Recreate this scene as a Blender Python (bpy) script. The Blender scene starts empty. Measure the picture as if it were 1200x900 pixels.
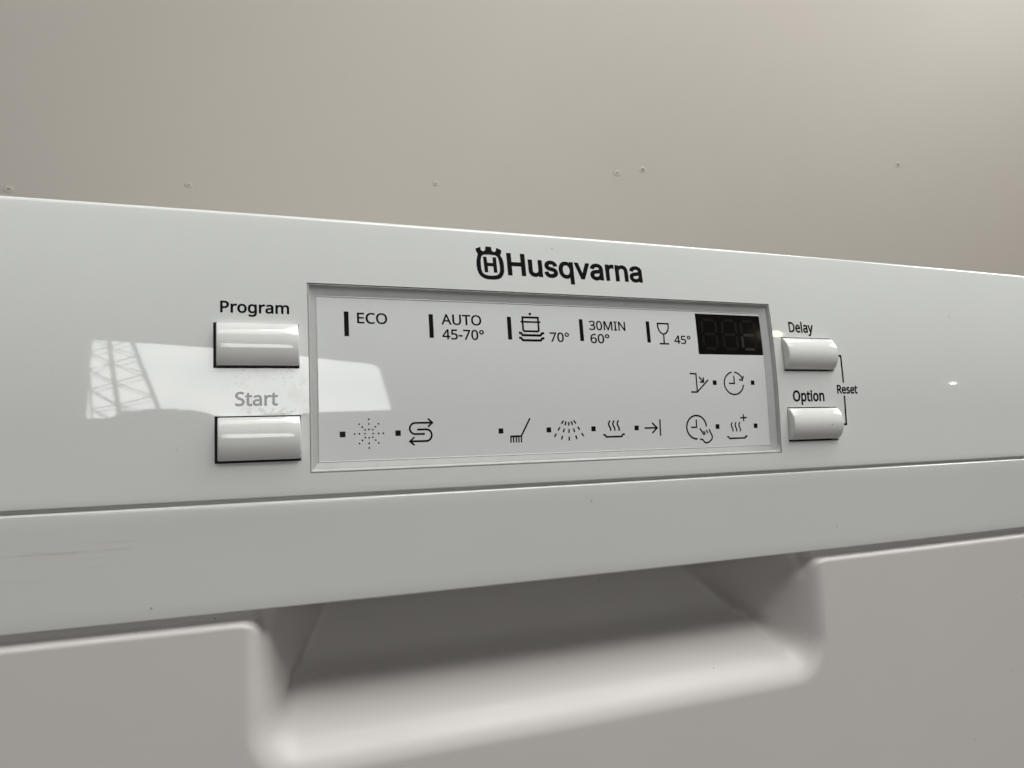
import bpy, bmesh, math, random
from mathutils import Vector, Matrix, geometry
random.seed(4)
scene = bpy.context.scene
COL = scene.collection

# ------------------------------------------------------------------ camera
Z0 = 0.736                                   # height of the panel datum above the floor (m)
cam_d = bpy.data.cameras.new("camera"); cam = bpy.data.objects.new("camera", cam_d); COL.objects.link(cam)
yaw, pit, rol = math.radians(22.0536), math.radians(4.4005), math.radians(-1.8697)
fw = Vector((math.sin(yaw)*math.cos(pit), math.cos(yaw)*math.cos(pit), math.sin(pit)))
rt = Vector((math.cos(yaw), -math.sin(yaw), 0)); up = rt.cross(fw)
r2 = rt*math.cos(rol) + up*math.sin(rol); u2 = -rt*math.sin(rol) + up*math.cos(rol)
M = Matrix((r2, u2, -fw)).transposed().to_4x4(); M.translation = Vector((0, -0.270, Z0))
cam.matrix_world = M
cam_d.sensor_fit = 'HORIZONTAL'; cam_d.sensor_width = 36; cam_d.lens = 27.0
cam_d.clip_start = 0.01; cam_d.clip_end = 100
cam_d.dof.use_dof = True; cam_d.dof.focus_distance = 0.31; cam_d.dof.aperture_fstop = 70
scene.camera = cam

# ------------------------------------------------------------------ world + lamps
w = bpy.data.worlds.new("World"); scene.world = w; w.use_nodes = True
wt = w.node_tree; bg = wt.nodes["Background"]
tcw = wt.nodes.new('ShaderNodeTexCoord'); spw = wt.nodes.new('ShaderNodeSeparateXYZ'); wt.links.new(tcw.outputs['Generated'], spw.inputs[0])
rw = wt.nodes.new('ShaderNodeValToRGB'); wt.links.new(spw.outputs[2], rw.inputs[0])       # dim hall, paler towards its lit ceiling
for e, (p_, v_) in zip([rw.color_ramp.elements[0], rw.color_ramp.elements[1], rw.color_ramp.elements.new(.3), rw.color_ramp.elements.new(.6)],
                       ((0.0, .028), (1.0, .06), (.3, .035), (.6, .055))):
    e.position = p_; e.color = (v_*.97, v_, v_*.975, 1)
wt.links.new(rw.outputs[0], bg.inputs[0]); bg.inputs[1].default_value = 1.0

def area(name, loc, target, sx, sy, power, col=(1, 1, 1), shape='RECTANGLE'):
    l = bpy.data.lights.new(name, 'AREA'); l.shape = shape; l.size = sx; l.size_y = sy
    l.energy = power; l.color = col
    o = bpy.data.objects.new(name, l); COL.objects.link(o); o.location = loc
    o.rotation_euler = (Vector(target) - Vector(loc)).to_track_quat('-Z', 'Y').to_euler()
    return o
area("strip_light", (0.20, -0.82, 1.83), (0.12, 0.0, 0.68), 2.2, 0.30, 5.2, (1.0, 0.99, 0.95))
area("ceiling_light", (0.95, -0.60, 2.55), (0.1, 0.0, 0.7), 2.1, 0.75, 28.5, (1.0, 0.99, 0.95))
area("side_light", (3.0, -0.45, 2.6), (0.1, 0.0, 0.75), 1.0, 0.6, 22, (1.0, 0.99, 0.95))
area("hall_lamp", (6.22, -4.0, 1.41), (0.39, 0, 0.74), 0.016, 0.016, 0.25, (1.0, 0.95, 0.85), 'DISK')
area("warm_hall_lamp", (6.10, -6.0, 2.99), (0.24, 0, 0.78), 0.17, 0.17, 0.75, (1.0, 0.87, 0.62), 'DISK')

scene.view_settings.view_transform = 'Standard'; scene.view_settings.look = 'None'
scene.view_settings.exposure = 0.1; scene.view_settings.gamma = 1.0
scene.render.engine = 'CYCLES'
scene.cycles.use_denoising = True
scene.cycles.max_bounces = 8

# ------------------------------------------------------------------ panel coordinates
# panel x, z in millimetres on the bowed front; d = millimetres behind it
K, ZB, B, XC = 0.00128, 9.4276, 5.29, 136.5
def P(x, z, d=0.0):
    y = K*max(z-ZB, 0)**2 + B*((x-XC)/270)**2 + d
    return Vector((x/1000, y/1000, z/1000 + Z0))
XL, XR = XC-298, XC+298
ZTOP, ZFB = 83.6, -15.6                      # top and bottom of the control panel
ZST, ZSB = -16.85, -52.2                      # grip strip
ZLIP = -55.7                                 # top edge of the door sheet
FD = 2.25                                    # depth of the display face
FS = 1 + FD/270

# ------------------------------------------------------------------ materials
def new_mat(name):
    m = bpy.data.materials.new(name); m.use_nodes = True
    nt = m.node_tree; b = nt.nodes["Principled BSDF"]
    return m, nt, b
def noise(nt, scale, detail=2, rough=.5, coord='Object', mapping=None):
    tc = nt.nodes.new('ShaderNodeTexCoord'); n = nt.nodes.new('ShaderNodeTexNoise')
    n.inputs['Scale'].default_value = scale; n.inputs['Detail'].default_value = detail; n.inputs['Roughness'].default_value = rough
    if mapping:
        mp = nt.nodes.new('ShaderNodeMapping'); mp.inputs['Scale'].default_value = mapping
        nt.links.new(tc.outputs[coord], mp.inputs[0]); nt.links.new(mp.outputs[0], n.inputs['Vector'])
    else:
        nt.links.new(tc.outputs[coord], n.inputs['Vector'])
    return n
def math_n(nt, op, a, b=None, c=None, clamp=False):
    n = nt.nodes.new('ShaderNodeMath'); n.operation = op; n.use_clamp = clamp
    for i, v in enumerate((a, b, c)):
        if v is None: continue
        if isinstance(v, (int, float)): n.inputs[i].default_value = v
        else: nt.links.new(v, n.inputs[i])
    return n.outputs[0]
def add_bump(nt, b, height, strength, dist):
    bp = nt.nodes.new('ShaderNodeBump'); bp.inputs['Strength'].default_value = strength; bp.inputs['Distance'].default_value = dist
    nt.links.new(height, bp.inputs['Height']); nt.links.new(bp.outputs[0], b.inputs['Normal'])
def ramp(nt, fac, stops):
    r = nt.nodes.new('ShaderNodeValToRGB')
    while len(r.color_ramp.elements) < len(stops): r.color_ramp.elements.new(.5)
    for e, (p, c) in zip(r.color_ramp.elements, stops): e.position = p; e.color = (*c, 1)
    nt.links.new(fac, r.inputs[0]); return r.outputs[0]
def map_range(nt, v, a, b, c=0., d=1.):
    n = nt.nodes.new('ShaderNodeMapRange'); n.inputs[1].default_value = a; n.inputs[2].default_value = b
    n.inputs[3].default_value = c; n.inputs[4].default_value = d; nt.links.new(v, n.inputs[0]); return n.outputs[0]
def gauss_box(nt, x0, x1, z0, z1, soft):
    """1 inside a soft rectangle of panel millimetres (world metres along x, z)"""
    tc = nt.nodes.new('ShaderNodeNewGeometry'); sp = nt.nodes.new('ShaderNodeSeparateXYZ'); nt.links.new(tc.outputs['Position'], sp.inputs[0])
    X, Z = sp.outputs[0], sp.outputs[2]
    s = soft/1000
    a = map_range(nt, X, x0/1000-s, x0/1000+s); b = map_range(nt, X, x1/1000+s, x1/1000-s)
    c = map_range(nt, Z, z0/1000+Z0-s, z0/1000+Z0+s); d = map_range(nt, Z, z1/1000+Z0+s, z1/1000+Z0-s)
    return math_n(nt, 'MULTIPLY', math_n(nt, 'MULTIPLY', a, b), math_n(nt, 'MULTIPLY', c, d))

def white(name, base, rough, dirt=(), bump=.005, bscale=900, ior=1.62, brush=0):
    m, nt, b = new_mat(name)
    b.inputs['Roughness'].default_value = rough; b.inputs['IOR'].default_value = ior
    n1 = noise(nt, 9, 3); col = ramp(nt, n1.outputs[0], [(.3, [c*.97 for c in base]), (.7, base)])
    for (box, scale, lo, hi, tint, mapping, amt) in dirt:
        nn = noise(nt, scale, 4, .6, mapping=mapping)
        f = math_n(nt, 'MULTIPLY', math_n(nt, 'MULTIPLY', map_range(nt, nn.outputs[0], lo, hi), gauss_box(nt, *box)), amt, clamp=True)
        mx = nt.nodes.new('ShaderNodeMix'); mx.data_type = 'RGBA'
        nt.links.new(f, mx.inputs[0]); nt.links.new(col, mx.inputs[6]); mx.inputs[7].default_value = (*tint, 1); col = mx.outputs[2]
    tcv = nt.nodes.new('ShaderNodeTexCoord'); vo = nt.nodes.new('ShaderNodeTexVoronoi'); vo.inputs['Scale'].default_value = 62
    nt.links.new(tcv.outputs['Object'], vo.inputs['Vector'])
    mx = nt.nodes.new('ShaderNodeMix'); mx.data_type = 'RGBA'; nt.links.new(map_range(nt, vo.outputs['Distance'], .032, .018, 0, .55), mx.inputs[0])
    nt.links.new(col, mx.inputs[6]); mx.inputs[7].default_value = (.22, .20, .18, 1); col = mx.outputs[2]      # dust specks
    nt.links.new(col, b.inputs['Base Color'])
    n2 = noise(nt, bscale, 2); n3 = noise(nt, 60, 2)
    h = math_n(nt, 'ADD', n2.outputs[0], math_n(nt, 'MULTIPLY', n3.outputs[0], 7.0))
    if brush: h = math_n(nt, 'ADD', h, math_n(nt, 'MULTIPLY', noise(nt, 1, 3, .6, mapping=(5, 60, 1600)).outputs[0], brush))
    add_bump(nt, b, h, bump, .0001)
    n4 = noise(nt, 25, 4); r = map_range(nt, n4.outputs[0], .3, .75, rough*.85, rough*1.25); nt.links.new(r, b.inputs['Roughness'])
    return m
def plain(name, base, rough=.4, emit=None, ior=1.60):
    m, nt, b = new_mat(name); b.inputs['Roughness'].default_value = rough; b.inputs['IOR'].default_value = ior
    n = noise(nt, 300, 2); nt.links.new(ramp(nt, n.outputs[0], [(.3, [c*.93 for c in base]), (.7, base)]), b.inputs['Base Color'])
    return m
M_FASCIA = white("white_gloss_plastic", (.79, .81, .79), .03, dirt=[
    ((7, 34, 21, 29, 3), 900, .60, .70, (.30, .27, .24), (1, 1, 1), .75),
    ((9, 35, 13.0, 27, 3), 170, .50, .75, (.52, .49, .45), (1, 1, 1), .6),
    ((14, 34, 12.2, 14.2, .8), 500, .50, .62, (.36, .33, .30), (1, 1, 1), .8),
    ((-50, 420, -12, 80, 10), 420, .765, .79, (.25, .23, .21), (1, 1, 1), .7)])
M_STRIP = white("white_strip_plastic", (.70, .705, .685), .10, dirt=[
    ((-56, -18, -38, -21, 3), 260, .56, .68, (.45, .38, .28), (.14, 1, 3.2), .30),
    ((-60, 440, -52, -18, 6), 420, .765, .79, (.25, .23, .21), (1, 1, 1), .7)])
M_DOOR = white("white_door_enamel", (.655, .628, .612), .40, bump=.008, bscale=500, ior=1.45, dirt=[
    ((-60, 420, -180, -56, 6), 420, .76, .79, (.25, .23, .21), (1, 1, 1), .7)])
M_BUTTON = white("white_button_plastic", (.80, .805, .785), .05, ior=1.60)
M_FACE = white("grey_display_film", (.79, .81, .805), .03, brush=.8, dirt=[
    ((40, 232, -4, 54, 6), 300, .66, .80, (.62, .63, .62), (.15, 1, 2.5), .5)])
M_BEZEL = plain("smoky_clear_acrylic_edge", (.50, .51, .50), .36)
M_INK = plain("black_print", (.010, .010, .010), .09)
M_LED = plain("black_led_filter", (.006, .005, .004), .08)
M_SEG = plain("unlit_led_segment", (.006, .0057, .005), .25)
M_SEG_GLINT = plain("unlit_led_segment_painted_glint", (.035, .032, .025), .25)  # lighter copy of the segment colour: reflected light painted in
M_DARK = plain("dark_gap_plastic", (.02, .02, .02), .6)
M_GROOVE = plain("grey_groove_plastic", (.60, .60, .58), .35)
M_CAB = plain("white_cabinet_steel", (.74, .74, .72), .3)

# ------------------------------------------------------------------ mesh helpers
def link(name, me, mat, parent=None, smooth=True):
    o = bpy.data.objects.new(name, me); COL.objects.link(o)
    if mat: me.materials.append(mat)
    if smooth:
        me.polygons.foreach_set("use_smooth", [True]*len(me.polygons))
    if parent is not None: o.parent = parent; o.matrix_parent_inverse = parent.matrix_world.inverted()
    return o
def from_bm(name, bm, mat, parent=None, smooth=True):
    me = bpy.data.meshes.new(name); bm.to_mesh(me); bm.free(); return link(name, me, mat, parent, smooth)
def grid(bm, rows):
    """rows of equal length lists of Vectors -> quads"""
    vs = [[bm.verts.new(p) for p in r] for r in rows]
    for a, b in zip(vs, vs[1:]):
        for i in range(len(a)-1): bm.faces.new((a[i], a[i+1], b[i+1], b[i]))
    return vs
def steps(a, b, step):
    n = max(1, round(abs(b-a)/step)); return [a+(b-a)*i/n for i in range(n+1)]
def breaks(pts, step):
    out = []
    for a, b in zip(pts, pts[1:]): out += steps(a, b, step)[:-1]
    return out+[pts[-1]]
def edged(name, bm, mat, parent, width, seg=2, angle=35):
    o = from_bm(name, bm, mat, parent)
    md = o.modifiers.new("round", 'BEVEL'); md.width = width; md.segments = seg; md.limit_method = 'ANGLE'; md.angle_limit = math.radians(angle)
    md.harden_normals = True
    return o

# ------------------------------------------------------------------ the room
def struct(name, verts, faces, mat):
    me = bpy.data.meshes.new(name); me.from_pydata(verts, [], faces); o = link(name, me, mat, None, False); o['kind'] = 'structure'; return o
m, nt, b = new_mat("hall_floor_concrete"); b.inputs['Roughness'].default_value = .6
n = noise(nt, 3, 5); nt.links.new(ramp(nt, n.outputs[0], [(.3, (.085, .072, .068)), (.7, (.11, .095, .09))]), b.inputs['Base Color'])
struct("floor", [(-9, -9, 0), (19, -9, 0), (19, 3, 0), (-9, 3, 0)], [(0, 1, 2, 3)], m)
m, nt, b = new_mat("painted_wall"); b.inputs['Roughness'].default_value = .55
n = noise(nt, 1.6, 3); n2 = noise(nt, 7, 3)
f = math_n(nt, 'ADD', math_n(nt, 'MULTIPLY', n.outputs[0], .7), math_n(nt, 'MULTIPLY', n2.outputs[0], .3))
nt.links.new(ramp(nt, f, [(.35, (.450, .411, .374)), (.5, (.443, .415, .374)), (.65, (.457, .424, .389))]), b.inputs['Base Color'])
add_bump(nt, b, noise(nt, 350, 3).outputs[0], .10, .0006)
M_WALL = m
WY = 0.66
wall = struct("wall", [(-9, WY, 0), (19, WY, 0), (19, WY, 6), (-9, WY, 6)], [(0, 1, 2, 3)], M_WALL)

M_HOLE = plain("nail_hole_dark", (.22, .20, .18), .8)
def nail_hole(x, z, r, dark):
    bm = bmesh.new(); n = 14; rings = []
    for (rr, y) in ((3.0, .00015), (2.0, -.0001), (1.2, -.00045), (.75, -.0003), (.0001, -.0001)):
        rings.append([Vector((x+math.cos(2*math.pi*i/n)*r*rr*(1+.25*math.sin(i*2.1+x*9)), WY+y-.0003, z+math.sin(2*math.pi*i/n)*r*rr*.8)) for i in range(n+1)])
    grid(bm, rings); bmesh.ops.remove_doubles(bm, verts=bm.verts, dist=1e-6); bmesh.ops.recalc_face_normals(bm, faces=bm.faces)
    o = from_bm("nail_hole", bm, M_WALL, wall)
    o.data.materials.append(M_HOLE)
    for k, p in enumerate(o.data.polygons):
        c = p.center
        if math.hypot(c.x-x, c.z-z) < r*(1.0 if dark else .75): p.material_index = 1
WALL_MARKS = [(-0.0138, 1.0418, .0016, 0), (.2803, 1.0728, .0016, 0), (-.189, 1.0201, .0020, 0), (.5485, 1.1142, .0022, 0), (.5912, 1.1237, .0022, 1), (1.0963, 1.1859, .0024, 1)]
for x, z, r, dk in WALL_MARKS: nail_hole(x, z, r, dk)

# daylight through the hall's opening behind the camera, mirrored in the gloss of the panel
YW = -8.0
m, nt, b = new_mat("bright_overcast_sky")
for nn in list(nt.nodes):
    if nn.type == 'BSDF_PRINCIPLED': nt.nodes.remove(nn)
em = nt.nodes.new('ShaderNodeEmission'); n = noise(nt, 1.4, 4)
nt.links.new(ramp(nt, n.outputs[0], [(.3, (.80, .84, .85)), (.65, (1, 1, .98))]), em.inputs[0]); em.inputs[1].default_value = 5.6
nt.links.new(em.outputs[0], nt.nodes['Material Output'].inputs[0])
sky_outline = [(-1.42, 1.22), (-1.2, 1.22), (-1.1, 1.38), (-.92, 1.36), (-.90, 1.40), (-.56, 1.40), (-.54, 1.36), (-.46, 1.38), (-.3, 1.33), (-.2, 1.25), (.28, 1.26), (.31, 1.30), (.58, 1.29), (.60, 1.26), (1.74, 1.30), (1.69, 1.8), (1.63, 2.40), (1.55, 2.50), (.85, 2.66), (-.25, 2.88), (-1.40, 3.04)]
sky = struct("sky", [(x, YW, z) for x, z in sky_outline], [tuple(range(len(sky_outline)))], m)

def bar(bm, a, b, t):
    a = Vector(a); b = Vector(b); d = (b-a).normalized(); s = d.cross(Vector((0, 1, 0))).normalized()*t; q = Vector((0, t, 0))
    va = [bm.verts.new(a+u*s+v*q) for u, v in ((1, 1), (-1, 1), (-1, -1), (1, -1))]
    vb = [bm.verts.new(b+u*s+v*q) for u, v in ((1, 1), (-1, 1), (-1, -1), (1, -1))]
    for i in range(4): bm.faces.new((va[i], va[(i+1) % 4], vb[(i+1) % 4], vb[i]))
    bm.faces.new(va[::-1]); bm.faces.new(vb)
m_twr = plain("galvanised_steel", (.30, .31, .31), .6)
tower = bpy.data.objects.new("lattice_tower", None); COL.objects.link(tower); tower.location = (-1.1, YW+.3, 1.2)
tower['label'] = "steel lattice tower in front of the bright sky, mirrored left of the buttons"; tower['category'] = "tower"
bpy.context.view_layer.update()
yt = YW+.3; yb = YW+.12
leg0 = lambda z: -1.33-.06*(z-1.4)/1.6
leg1 = lambda z: -1.08-.13*(z-1.36)/1.65
leg2 = lambda z: -.72-.27*(z-1.4)/1.57
for fn, t in ((leg0, .010), (leg1, .022), (leg2, .022)):
    bm = bmesh.new(); bar(bm, (fn(1.1), yt, 1.1), (fn(3.2), yt, 3.2), t); from_bm("leg", bm, m_twr, tower, False)
bm = bmesh.new()
n0 = (3.07, 2.66, 2.25, 1.82, 1.40, 1.0); n1_ = (3.2, 2.80, 2.43, 1.98, 1.48, 1.1); n2_ = (2.97, 2.59, 2.16, 1.67, 1.2, .9)
for dzz, y, t in ((0, yt, .0085), (-.055, yb, .006)):
    for k in range(5):
        for fa, na, fb, nb, q in ((leg0, n0[k], leg1, n1_[k], 1), (leg0, n0[k], leg1, n1_[k+1], 1), (leg1, n1_[k+1], leg2, n2_[k], 1), (leg1, n1_[k+1], leg2, n2_[k+1], 1)):
            bar(bm, (fa(na), y, na+dzz), (fb(nb), y, nb+dzz), t)
from_bm("bracing", bm, m_twr, tower, False)

# ------------------------------------------------------------------ dishwasher
dw = bpy.data.objects.new("dishwasher", None); COL.objects.link(dw); dw.location = (XC/1000, .28, 0)
dw['label'] = "white dishwasher with a grey display window, four white push buttons and a scooped door grip"
dw['category'] = "dishwasher"
bpy.context.view_layer.update()

HOLES = dict(program=(3.5, 31.2, 28.0, 43.5), start=(3.8, 31.4, -3.65, 11.95), delay=(241.3, 270.6, 28.2, 43.6), option=(241.2, 270.4, -3.45, 11.9),
             display=(34.3, 236.9, -8.05, 58.7))
# control panel: bowed front with real openings
bm = bmesh.new()
xs = sorted(set([XL+1.5, XR-1.5]+[v for h in HOLES.values() for v in h[:2]])); zs = sorted(set([ZFB+.5, ZTOP-1.3, ZB, 66., 74.]+[v for h in HOLES.values() for v in h[2:]]))
def merge_close(l, e=.0):
    return l
gx = breaks(xs, 6.0); gz = breaks(zs, 2.5)
cache = {}
def V(x, z):
    k = (round(x, 4), round(z, 4))
    if k not in cache: cache[k] = bm.verts.new(P(x, z))
    return cache[k]
for i in range(len(gx)-1):
    for j in range(len(gz)-1):
        cx, cz = (gx[i]+gx[i+1])/2, (gz[j]+gz[j+1])/2
        if any(h[0] < cx < h[1] and h[2] < cz < h[3] for h in HOLES.values()): continue
        bm.faces.new((V(gx[i], gz[j]), V(gx[i+1], gz[j]), V(gx[i+1], gz[j+1]), V(gx[i], gz[j+1])))
def sweep_edge(path):                         # path of (z, d) continuing the front along the whole width
    return [[P(x, ZTOP-1.3 if False else z, d) for x in gx] for z, d in path]
def yslope(z): return 2*K*max(z-ZB, 0)
top = []
sl = yslope(ZTOP-1.3); a0 = math.atan(sl)
for i in range(9):                            # rounded top edge, tangent to the leaning front
    a = a0+(math.pi/2-a0)*i/8; r = 1.3/(1-math.sin(a0))
    top.append((ZTOP-1.3+r*(math.sin(a)-math.sin(a0)), r*(math.cos(a0)-math.cos(a))))
yz = K*(ZTOP-1.3-ZB)**2
rows = []
for z, d in top+[(top[-1][0], 14.), (top[-1][0], 120.)]:
    rows.append([P(x, 0, yz+d)+Vector((0, 0, z/1000)) for x in gx])
vs = [[V(x, ZTOP-1.3) for x in gx]]+[[bm.verts.new(p) for p in r] for r in rows[1:]]
for a, b_ in zip(vs, vs[1:]):
    for i in range(len(gx)-1): bm.faces.new((a[i], a[i+1], b_[i+1], b_[i]))
rows = []
for i in range(1, 5):
    a = math.pi/2*i/4; rows.append((ZFB+.5-.5*math.sin(a), .5*(1-math.cos(a))))
rows.append((ZFB, 2.6))
vs = [[V(x, ZFB+.5) for x in gx]]+[[bm.verts.new(P(x, z, d)) for x in gx] for z, d in rows]
for a, b_ in zip(vs, vs[1:]):
    for i in range(len(gx)-1): bm.faces.new((b_[i], b_[i+1], a[i+1], a[i]))
for x, s in ((gx[0], -1), (gx[-1], 1)):       # rounded side returns
    pr = [(x+s*1.5*math.sin(a*math.pi/12), 1.5*(1-math.cos(a*math.pi/12))) for a in range(7)]+[(x+s*1.5, 60)]
    g = [[P(px, z, d) for z in gz] for px, d in pr]
    v = [[V(x, z) for z in gz]]+[[bm.verts.new(p) for p in r] for r in g[1:]]
    for a, b_ in zip(v, v[1:]):
        for i in range(len(gz)-1):
            f = (a[i], a[i+1], b_[i+1], b_[i]); bm.faces.new(f if s < 0 else f[::-1])
for h in HOLES.values():                      # walls of the openings (own vertices: crisp edge)
    x0, x1, z0, z1 = h
    hx = [x for x in gx if x0-1e-6 <= x <= x1+1e-6]; hz = [z for z in gz if z0-1e-6 <= z <= z1+1e-6]
    ring = [(x, z0) for x in hx]+[(x1, z) for z in hz[1:]]+[(x, z1) for x in hx[::-1][1:]]+[(x0, z) for z in hz[::-1][1:]]
    grid(bm, [[P(x, z, 0) for x, z in ring], [P(x, z, 5) for x, z in ring]])
bmesh.ops.recalc_face_normals(bm, faces=bm.faces)
panel = from_bm("control_panel", bm, M_FASCIA, dw)
panel.data.validate()

# groove floor, dark button wells
bm = bmesh.new(); grid(bm, [[P(x, z, 1.5) for x in gx] for z in (ZFB+1, ZST-2)]); from_bm("groove", bm, M_GROOVE, panel)
for k in ("program", "start", "delay", "option"):
    h = HOLES[k]; bm = bmesh.new(); grid(bm, [[P(x, z, 4.2) for x in steps(h[0]-.5, h[1]+.5, 6)] for z in steps(h[2]-.5, h[3]+.5, 3)])
    from_bm("button_well", bm, M_DARK, panel)

# grip strip
bm = bmesh.new(); gxs = steps(XL, XR, 8)
prof = [(ZST, 3.0), (ZST, .9)]+[(ZST-.9*(1-math.cos(t)), .9*(1-math.sin(t))) for t in [math.pi/2*i/6 for i in range(1, 7)]]
prof += [(z, 0) for z in steps(ZST-.9, ZSB+.7, 4)[1:]]
prof += [(ZSB+.7-.7*math.sin(t), .7*(1-math.cos(t))) for t in [math.pi/2*i/5 for i in range(1, 6)]]+[(ZSB, 8), (ZSB, 64)]
grid(bm, [[P(x, z, d) for x in gxs] for z, d in prof]); bmesh.ops.recalc_face_normals(bm, faces=bm.faces)
strip = from_bm("grip_strip", bm, M_STRIP, dw)

# door sheet with the pressed hand scoop
def smin(a, b, k):
    h = max(k-abs(a-b), 0)/k; return min(a, b)-h*h*k*.25
def smax(a, b, k): return -smin(-a, -b, k)
def scoop(x, z):
    """depth of the pressed hand scoop: a rounded outline, steep sides, a steeper floor, then the inner wall"""
    R = 13.0
    qx, qz = abs(x-134.5)-(116.3-R), (-95.2+R)-z
    if qx > 0 and qz > 0: L = math.hypot(qx, qz); s_ = R-L; gz = (qz/L)**2
    else:
        s_ = R-smax(qx, qz, 5) if max(qx, qz) < 0 else R-max(qx, qz)
        t = min(max((qz-qx+5)/10, 0), 1); gz = t*t*(3-2*t)
    d = smax(s_/(.47*(1-gz)+.32*gz), 0, 12+30*gz)
    back = 31+1.18*(z+90.5)
    if z > -97: d = smin(d, back, 4+9*(1-gz))
    return max(smin(d, 62, 4), 0)
def lip(x, z):
    r, R = 1.9, 8.0                           # rounded top edge; its line turns down in a small curve into the scoop
    u = max(0.0, min(x-(18.6-R), (250.4+R)-x, R)); drop = R-math.sqrt(max(R*R-u*u, 0))
    top_z = ZLIP-drop; t = z-(top_z-r)
    if t <= 0: return 0
    if t <= r: return r-math.sqrt(max(r*r-t*t, 0))
    return r+(t-r)*.9
def joined(x, z):
    a, b_ = lip(x, z), scoop(x, z); k = min(9.0, 1.6*max(a, b_)); return smax(a, b_, k) if k > 1e-6 else max(a, b_)
dx = breaks([XL, -40, 8, 14, 60, 205, 255, 262, 330, XR], 5)
fine = []
for a, b_, s in ((XL, 8, 9), (8, 62, 1.0), (62, 200, 5), (200, 264, 1.0), (264, XR, 9)): fine += steps(a, b_, s)[:-1]
dx = fine+[XR]
dz = []
for a, b_, s in ((-640, -180, 40), (-180, -140, 5), (-140, -104, .9), (-104, -86, .4), (-86, -62, 1.2), (-62, ZLIP, .4)): dz += steps(a, b_, s)[:-1]
dz += [ZLIP]
bm = bmesh.new()
rows = [[P(x, z, joined(x, z)) for x in dx] for z in dz]
last = [joined(x, ZLIP) for x in dx]
for zu, e in ((ZLIP+.25, 2.9), (ZLIP+1.2, 3.6), (ZLIP+6, 4.6)):          # the sheet carries on up behind the grip strip
    rows.append([P(x, zu, max(l, e)) for x, l in zip(dx, last)])
grid(bm, rows)
for x, s in ((XL, -1), (XR, 1)):
    grid(bm, [[P(x, z, 0) for z in dz], [P(x, z, 40) for z in dz]])
bmesh.ops.recalc_face_normals(bm, faces=bm.faces)
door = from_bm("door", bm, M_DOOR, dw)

# cabinet behind the door and the dark kick plate
def box(bm, x0, x1, y0, y1, z0, z1):
    r = bmesh.ops.create_cube(bm, size=1)
    for v in r['verts']: v.co = Vector(((v.co.x+.5)*(x1-x0)+x0, (v.co.y+.5)*(y1-y0)+y0, (v.co.z+.5)*(z1-z0)+z0))
bm = bmesh.new(); box(bm, XL/1000, XR/1000, .132, .60, .04, Z0+(ZTOP-1)/1000); edged("cabinet", bm, M_CAB, dw, .003)
bm = bmesh.new(); box(bm, XL/1000+.01, XR/1000-.01, .05, .09, .0, .095); edged("kick_plate", bm, M_CAB, dw, .002)

# ------------------------------------------------------------------ push buttons
def button(h, gapl, gapr, gapb, gapt, sag, edge, label):
    x0, x1, z0, z1 = h[0]+gapl, h[1]-gapr, h[2]+gapb, h[3]-gapt
    a = (z1-z0)/2; R = (a*a+sag*sag)/(2*sag); zc = (z0+z1)/2; yc = (z0+z1)/2
    bm = bmesh.new(); n = 20; prof = [(z0, 4.0), (z0, -edge)]
    for i in range(1, n):
        t = -a+2*a*i/n; prof.append((zc+t, -edge-(math.sqrt(R*R-t*t)-(R-sag))))
    prof += [(z1, -edge), (z1, 4.0)]
    f = .45                                   # small rounding to the flat ends
    def pt(x, z, d): 
        q = P(x, zc, 0); tilt = 2*K*max(zc-ZB, 0)
        return Vector((x/1000, q.y+(d+tilt*(z-zc))/1000, z/1000+Z0))
    rows = []
    for k in range(5):
        t = math.pi/2*k/4; ins = f*(1-math.sin(t)); 
        rows.append([pt(x0+f*(1-math.cos(t)), zc+(z-zc)*(1-ins/a), d+ins if d < 3 else d) for z, d in prof])
    for x in steps(x0+f, x1-f, 5)[1:-1]: rows.append([pt(x, z, d) for z, d in prof])
    for k in range(4, -1, -1):
        t = math.pi/2*k/4; ins = f*(1-math.sin(t))
        rows.append([pt(x1-f*(1-math.cos(t)), zc+(z-zc)*(1-ins/a), d+ins if d < 3 else d) for z, d in prof])
    vs = grid(bm, rows)
    for r in (vs[0], vs[-1]):
        c = [bm.verts.new(v.co) for v in r]; bm.faces.new(c)
    bmesh.ops.recalc_face_normals(bm, faces=bm.faces)
    o = from_bm("push_button", bm, M_BUTTON, dw); o['label'] = label
    o.data.set_sharp_from_angle(angle=math.radians(50))
    return o
button(HOLES['program'], .85, .30, .85, .25, 2.1, 1.3, "white push button under the word Program")
button(HOLES['start'], .85, .35, .80, .50, 2.1, 1.3, "white push button under the word Start")
button(HOLES['delay'], .15, .25, .85, .55, 3.3, .9, "white push button under the word Delay")
button(HOLES['option'], .15, .25, .85, .55, 3.3, .9, "white push button under the word Option")

# ------------------------------------------------------------------ display window
x0, x1, z0, z1 = HOLES['display']
def ring(ins, d, rc=1.2):
    l, r, bt, t = (ins if isinstance(ins, tuple) else (ins,)*4)
    a, b_, c, e = x0+l, x1-r, z0+bt, z1-t; pts = []
    for s, (p, q) in enumerate((((a, c), (b_, c)), ((b_, c), (b_, e)), ((b_, e), (a, e)), ((a, e), (a, c)))):
        n = 40 if s % 2 == 0 else 18
        for i in range(n): pts.append(P(p[0]+(q[0]-p[0])*i/n, p[1]+(q[1]-p[1])*i/n, d))
    return pts+[pts[0].copy()]
bm = bmesh.new()
INN = (3.2, 4.3, 3.6, 4.4)
loops = [(.02, .35), (.14, .9), (.24, .34), (.55, .30), (1.25, 1.35), (1.45, 1.40), (tuple(v-.25 for v in INN), FD-.10), (tuple(v-.02 for v in INN), FD-.18), (tuple(v+.22 for v in INN), FD-.04), (tuple(v+.26 for v in INN), FD+.2)]
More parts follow.
